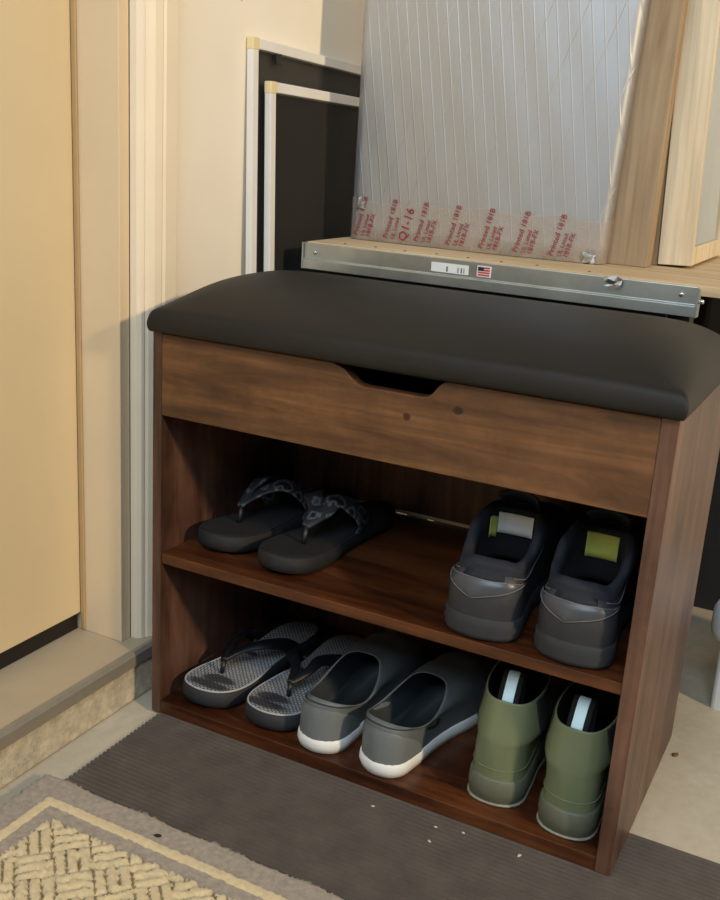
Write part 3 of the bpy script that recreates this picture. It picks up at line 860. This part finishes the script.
# ------------------------------------------------------------------ window screens leaning on the door wall
def screen(label, y0, x_foot, x_top, z_top, w, tab, sag):
    h = math.hypot(z_top - FZ, x_top - x_foot)
    r = empty('window_screen', (x_foot, y0, FZ), 0, label, 'window screen', 'window screens leaning on the wall')
    r.rotation_euler = (0, math.atan2(x_top - x_foot, z_top - FZ), 0)
    fw, t = .0135, .010
    fr = MB()
    fr.box(0, t, 0, fw, .012, h - .014); fr.build('stile', M_alu, r, bevel=.001)
    MB().box(0, t, w - fw, w, .012, h - .014).build('stile', M_alu, r, bevel=.001)
    def rail(z0):
        return MB().prism([(.012, z0), (w - .012, z0 - sag * w), (w - .012, z0 - sag * w - fw), (.012, z0 - fw)], 0.0003, t - .0003, 'yz')
    rail(h).build('rail', M_alu, r, bevel=.001)
    MB().box(.0003, t - .0003, .012, w - .012, 0, fw).build('rail', M_alu, r, bevel=.001)
    for yy, zz in ((0, h), (w, h - sag * w), (0, .0155), (w, .0155)):
        m = MB(); a = yy - .0005 if yy == 0 else yy - .015
        m.box(-.0006, t + .0006, a, a + .0155, zz - .0155 if zz > .1 else 0, zz + .0005 if zz > .1 else .0155)
        m.build('corner_key', M_corner, r, bevel=.0015)
    MB().prism([(fw, fw), (w - fw, fw), (w - fw, h - fw - sag * w), (fw, h - fw)], .0035, .0045, 'yz').build('mesh', M_mesh, r)
    sp = MB()
    sp.tube([(.0052, fw + .001, fw), (.0052, fw + .001, h - fw - .001), (.0052, w - fw, h - fw - sag * w - .001)], .0014, 5)
    sp.build('spline', M_spline, r)
    if tab: MB().box(t, t + .004, .052, .066, h - fw - .016, h - fw - .002).build('pull_tab', M_rubber, r, bevel=.001)
    return r
screen('larger white framed window screen behind, nearest the wall', .262, -.0345, -.0565, .8415, .52, True, .03)
screen('smaller white framed window screen with black mesh, leaning in front', .286, -.0165, -.0425, .789, .47, False, .02)

# ------------------------------------------------------------------ sheet metal stand behind the bench
SX, SY, SR = .009, .3235, 0.0
ST = .582
stand = empty('equipment_stand', (SX, SY, FZ), SR, 'galvanised sheet metal stand with pale board top standing behind the bench', 'stand')
def sl(z): return z - FZ
SWD = .537
MB().box(0.001, SWD + .06, .004, .46, sl(ST - .012), sl(ST)).build('board_top', M_board, stand, bevel=.001)
# folded metal apron
ap = MB()
ap.prism([(-.0012, sl(ST - .0015)), (-.0012, sl(ST - .0225)), (-.004, sl(ST - .024)), (-.004, sl(ST - .037)), (.001, sl(ST - .037)), (.002, sl(ST - .0135)), (.0035, sl(ST - .0125)), (.0035, sl(ST - .0015))], 0, SWD, 'yz')
apo = ap.build('apron', M_galv, stand, bevel=.0006)
MB().box(SWD, SWD + .0025, -.0045, .012, sl(ST - .037), sl(ST - .003)).build('end_flange', M_galv, stand)
MB().box(-.002, 0, -.0045, .43, sl(ST - .037), sl(ST - .001)).build('end_flange', M_galv, stand)
for x, z, rr in ((.018, .014, .003), (SWD - .018, .012, .0032)):
    MB().disc((x, -.001, sl(ST - z)), rr, (0, -1, 0), .0025).build('screw', M_screw, apo, smooth=True)
MB().disc((SWD + .0025, .002, sl(ST - .018)), .003, (1, 0, 0), .006).build('screw', M_screw, apo, smooth=True)
for i, x in enumerate((.052, .098, .146, .19, .236, .284, .33, .40)):
    MB().disc((x, .022 + .004 * math.sin(i * 2.3), sl(ST)), .0022, (0, 0, 1), .0008, 8).build('nail_head', M_nail, stand)
MB().box(.195, .2475, -.0022, -.0012, sl(ST - .0195), sl(ST - .0075)).build('sticker', M_white, apo)
apo.children[-1]['label'] = 'blank white sticker'
for a, b in ((.2165, .219), (.2325, .234), (.237, .239), (.241, .2422)):
    MB().box(a, b, -.0024, -.0021, sl(ST - .018), sl(ST - .0115)).build('print', M_grey_ink, apo)
fl = MB().box(.2595, .2785, -.0022, -.0012, sl(ST - .0195), sl(ST - .0055)).build('flag_sticker', M_white, apo)
fs_ = MB()
for k in range(4): fs_.box(.261, .277, -.0025, -.0021, sl(ST - .0182 + k * .0031), sl(ST - .0182 + k * .0031 + .0021))
fs_.build('red_stripes', M_red, apo)
MB().box(.261, .269, -.0028, -.0024, sl(ST - .0118), sl(ST - .0072)).build('blue_canton', M_navy, apo)
# legs, and dark panels added to stand for the shade below the board
for x in (.03, .51):
    for y in (.06, .41):
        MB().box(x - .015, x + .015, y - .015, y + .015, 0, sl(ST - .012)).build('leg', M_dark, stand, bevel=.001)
MB().box(.05, .66, .445, .46, 0.001, sl(ST - .012)).build('shade_panel', M_dark, stand)
MB().box(.012, .50, .022, .034, .3, sl(ST - .012)).build('shade_panel', M_dark, stand)

# torn foil scrap left on the edge of the apron
def scrap(x, z, n, s, seed):
    r = random.Random(seed); m = MB(); g = []
    for i in range(n):
        g.append([(x + (i - n / 2) * s + r.uniform(-1, 1) * .001, -.0045 - .003 * r.random(), z + (j - 1.5) * s * .8 + r.uniform(-1, 1) * .002) for j in range(4)])
    m.loft(g, closed=False); return m
scrap(.44, sl(ST - .006), 5, .0055, 5).build('foil_scrap', M_foilscrap, apo)

# ------------------------------------------------------------------ foil faced slab standing on the stand
FX0, FX1, FY0, FY1, FTOP = .012, .390, .098, .140, 1.30
def local(p): return Matrix.Translation((SX, SY, 0)) @ Matrix.Rotation(SR, 4, 'Z') @ Vector(p)
foil = empty('insulation_slab', local((0, 0, ST)), SR, 'tall foil faced insulation slab taped along its bottom, standing on metal stand', 'insulation board')
FSH = .04                       # the slab is cut a little wider towards the top
def face_y(x):      # gently bowed face
    t = (x - FX0) / (FX1 - FX0)
    return FY0 + .055 * max(0, t - .45) ** 2 + .02 * max(0, .45 - t) ** 2
def foil_face():
    n = 36; rows = []
    xs = []
    for zi in range(34):
        z = .0006 + (FTOP - ST) * zi / 33; FX1 = globals()['FX1'] + FSH * z
        row = [(FX0 + .001, FY0 + .038, z), (FX0, FY0 + .02, z)]
        for k in range(n + 1):
            x = lerp(FX0 + .007, FX1 - .013, k / n)
            row.append((x, face_y(x) + .0004 * math.sin(z * 40 + k), z))
        for a in (25, 50, 75, 90): row.append((FX1 - .013 + .013 * math.sin(math.radians(a)), face_y(FX1 - .013) + .013 * (1 - math.cos(math.radians(a))), z))
        row.append((FX1, FY0 + .040, z))
        rows.append(row)
    return MB().loft(rows, closed=False)
foil_face().build('foil_facing', M_foil, foil, smooth=True, solid=.0008)
MB().prism([(FX0 + .003, .0004), (FX1 - .001, .0004), (FX1 - .001 + FSH * (FTOP - ST - .002), FTOP - ST - .002), (FX0 + .003, FTOP - ST - .002)], FY0 + .034, FY1).build('core', M_card, foil, bevel=.001)
# printed clear tape wrapped around the bottom
def tape_strip():
    rows = []
    pth = [(FX0 - .0006, FY0 + .038), (FX0 - .0008, FY0 + .02)]
    for k in range(25):
        x = lerp(FX0 + .006, FX1 - .013, k / 24); pth.append((x, face_y(x) - .0011))
    for a in (30, 60, 90): pth.append((FX1 - .013 + .0142 * math.sin(math.radians(a)), face_y(FX1 - .013) - .0011 + .0142 * (1 - math.cos(math.radians(a)))))
    pth += [(FX1 + .0012, FY0 + .036), (FX1 + .0012, FY1)]
    for z in (.001, .02, .04, .058):
        rows.append([(x + (FSH * z if x > .3 else 0), y, z + (.0025 * math.sin(i * .9) if z > .05 else 0)) for i, (x, y) in enumerate(pth)])
    return MB().loft(rows, closed=False)
tp = tape_strip().build('clear_tape', M_tape, foil, smooth=True)
tp['label'] = 'clear tape with red printing'
# lettering on the tape, running up the strip at a slant
def put_text(body, x, z, size, ang):
    me = text_mesh(body, size, .0002)
    R = Matrix.Rotation(math.radians(90), 4, 'X') @ Matrix.Rotation(ang, 4, 'Z')
    yy = face_y(min(max(x, FX0 + .01), FX1 - .01))
    t = (x - FX0) / (FX1 - FX0)
    slope = math.atan((.11 * max(0, t - .45) - .04 * max(0, .45 - t)) / (FX1 - FX0))
    me.transform(Matrix.Translation((x, yy - .0022, z)) @ Matrix.Rotation(slope, 4, 'Z') @ R)
    me.materials.append(M_ink)
    o = bpy.data.objects.new('printed_text', me); COL.objects.link(o); o.parent = tp
    return o
AN = math.radians(76)
for k in range(8):
    x = .030 + k * .0492
    if x > FX1 - .022: break
    put_text('Printed 181B', x, .006, .0108, AN)
    put_text('UL Listed', x + .0105, .006, .0082, AN)
    if k not in (1, 7): put_text('181B-FX', x + .0195 , .005, .0096, AN)
put_text('Q1-16', .1085, .0035, .0185, AN)

# crumpled foil at the bottom right corner
def crumple(x, z, seed, n=6, s=.006):
    r = random.Random(seed); g = []
    for i in range(n):
        xx = x + (i - n / 2) * s
        g.append([(xx + r.uniform(-1, 1) * .002, face_y(min(xx, FX1 - .01)) - .002 - r.random() * .004, max(.0006, z + j * s + r.uniform(-1, 1) * .002)) for j in range(n)])
    return MB().loft(g, closed=False)
crumple(FX1 - .014, .001, 4, 5, .004).build('crumpled_corner', M_foilscrap, foil)
crumple(FX0 + .022, .045, 9, 4, .005).build('crumpled_corner', M_foilscrap, foil)

kb = MB().prism([(.02, 0), (.4432, 0), (.4432, .76), (.02, .76)], 0, .03).build('kraft_board', M_card, bevel=.001)
kb.location = local((0, .1435, ST + .0003))
tag(kb, 'tan kraft board standing right behind the foil slab, its right margin showing', 'board')
# thin plank and the pine framed mirror standing on edge behind the slab
LEAN = math.radians(-2.3)
pl = MB().box(0, .0075, 0, .25, 0, .74).build('thin_board', M_card, bevel=.0008)
pl.location = local((.4393, .1905, ST + .0006)); pl.rotation_euler = (0, LEAN, SR)
tag(pl, 'thin tan board on edge between the foil slab and the pine frame', 'board')
mf = empty('framed_mirror', local((.4478, .189, ST + .0024)), SR, 'bare pine framed mirror standing on edge at the right of the foil slab', 'mirror')
mf.rotation_euler = (0, LEAN, SR)
FD, FWT, FH = .25, .026, .72
MB().box(0, .045, 0, .012, 0, FH).build('stile', M_pine, mf, bevel=.001)
MB().box(0, .045, FD - FWT, FD, 0, FH).build('stile', M_pine, mf, bevel=.001)
MB().box(0.0005, .0445, .012, FD - FWT, 0, .024).build('rail', M_pine, mf, bevel=.001)
MB().box(0.0005, .0445, .012, FD - FWT, FH - .024, FH).build('rail', M_pine, mf, bevel=.001)
MB().box(.036, .040, .011, FD - FWT + .002, .022, FH - .022).build('mirror_glass', M_mirror, mf)

# ------------------------------------------------------------------ white plastic stool at the right edge
wb = empty('step_stool', (.607, .416, FZ), math.radians(-8), 'white rounded plastic stool behind the bench, cut off by the photo right edge', 'stool')
def rr(x0, x1, y0, y1, z, rad, n=5):
    pts = []
    for cx, cy, a in ((x1 - rad, y0 + rad, -90), (x1 - rad, y1 - rad, 0), (x0 + rad, y1 - rad, 90), (x0 + rad, y0 + rad, 180)):
        for k in range(n + 1):
            t = math.radians(a + 90 * k / n); pts.append((cx + rad * math.cos(t), cy + rad * math.sin(t), z))
    return pts
MB().loft([rr(.012, .29, .012, .21, .100, .03), rr(.003, .297, .003, .217, .106, .034), rr(0, .30, 0, .22, .118, .035), rr(0, .30, 0, .22, .145, .035), rr(.004, .296, .004, .216, .153, .033), rr(.014, .286, .014, .206, .156, .03)], True, True).build('top', M_whiteplastic, wb, smooth=True)
for sx in (.02, .245):
    for sy in (.018, .165):
        MB().loft([rr(sx, sx + .035, sy, sy + .035, 0.0003, .006, 3), rr(sx - .001, sx + .036, sy - .001, sy + .036, .1005, .006, 3)], True, True).build('leg', M_whiteplastic, wb, smooth=False)

# ------------------------------------------------------------------ camera
r0, u0, f0 = None, None, None
yaw, pitch, roll = -.4631, -.2901, .0639
fw = Vector((math.sin(yaw) * math.cos(pitch), math.cos(yaw) * math.cos(pitch), math.sin(pitch)))
rt = Vector((math.cos(yaw), -math.sin(yaw), 0)); up_ = rt.cross(fw)
r2 = rt * math.cos(roll) + up_ * math.sin(roll); u2 = -rt * math.sin(roll) + up_ * math.cos(roll)
cd = bpy.data.cameras.new('camera'); cam = bpy.data.objects.new('camera', cd); COL.objects.link(cam)
cam.matrix_world = Matrix(((r2.x, u2.x, -fw.x, .7504), (r2.y, u2.y, -fw.y, -.9483), (r2.z, u2.z, -fw.z, .7217), (0, 0, 0, 1)))
cd.sensor_width = 36; cd.lens = 1035.75 / 900 * 36; cd.clip_start = .01
SC.camera = cam

# ------------------------------------------------------------------ light
def light(name, kind, loc, target, energy, col, **kw):
    ld = bpy.data.lights.new(name, kind); ld.energy = energy; ld.color = col
    for k, v in kw.items(): setattr(ld, k, v)
    o = bpy.data.objects.new(name, ld); COL.objects.link(o); o.location = loc
    d = Vector(target) - Vector(loc); o.rotation_euler = d.to_track_quat('-Z', 'Y').to_euler()
    return o
light('warm_garage_bulb', 'POINT', (5.0, -1.40, 2.5), (0, 0, 0), 730, (1, .76, .47), shadow_soft_size=.16)
light('raised_daylight_fill', 'AREA', (.9, -2.3, 2.5), (.4, .2, .3), 62, (.70, .86, 1.0), shape='RECTANGLE', size=1.8, size_y=1.2)  # added fill for unseen daylight, raised so the shelf interiors stay dark
wd = bpy.data.worlds.new('world'); wd.use_nodes = True; SC.world = wd
bg = wd.node_tree.nodes['Background']; bg.inputs['Color'].default_value = (.62, .82, 1.0, 1); bg.inputs['Strength'].default_value = .15

vs_ = SC.view_settings
SC.display_settings.display_device = 'sRGB'
vs_.view_transform = 'Standard'; vs_.look = 'None'; vs_.gamma = 1.0; vs_.exposure = -0.1
vs_.use_curve_mapping = False
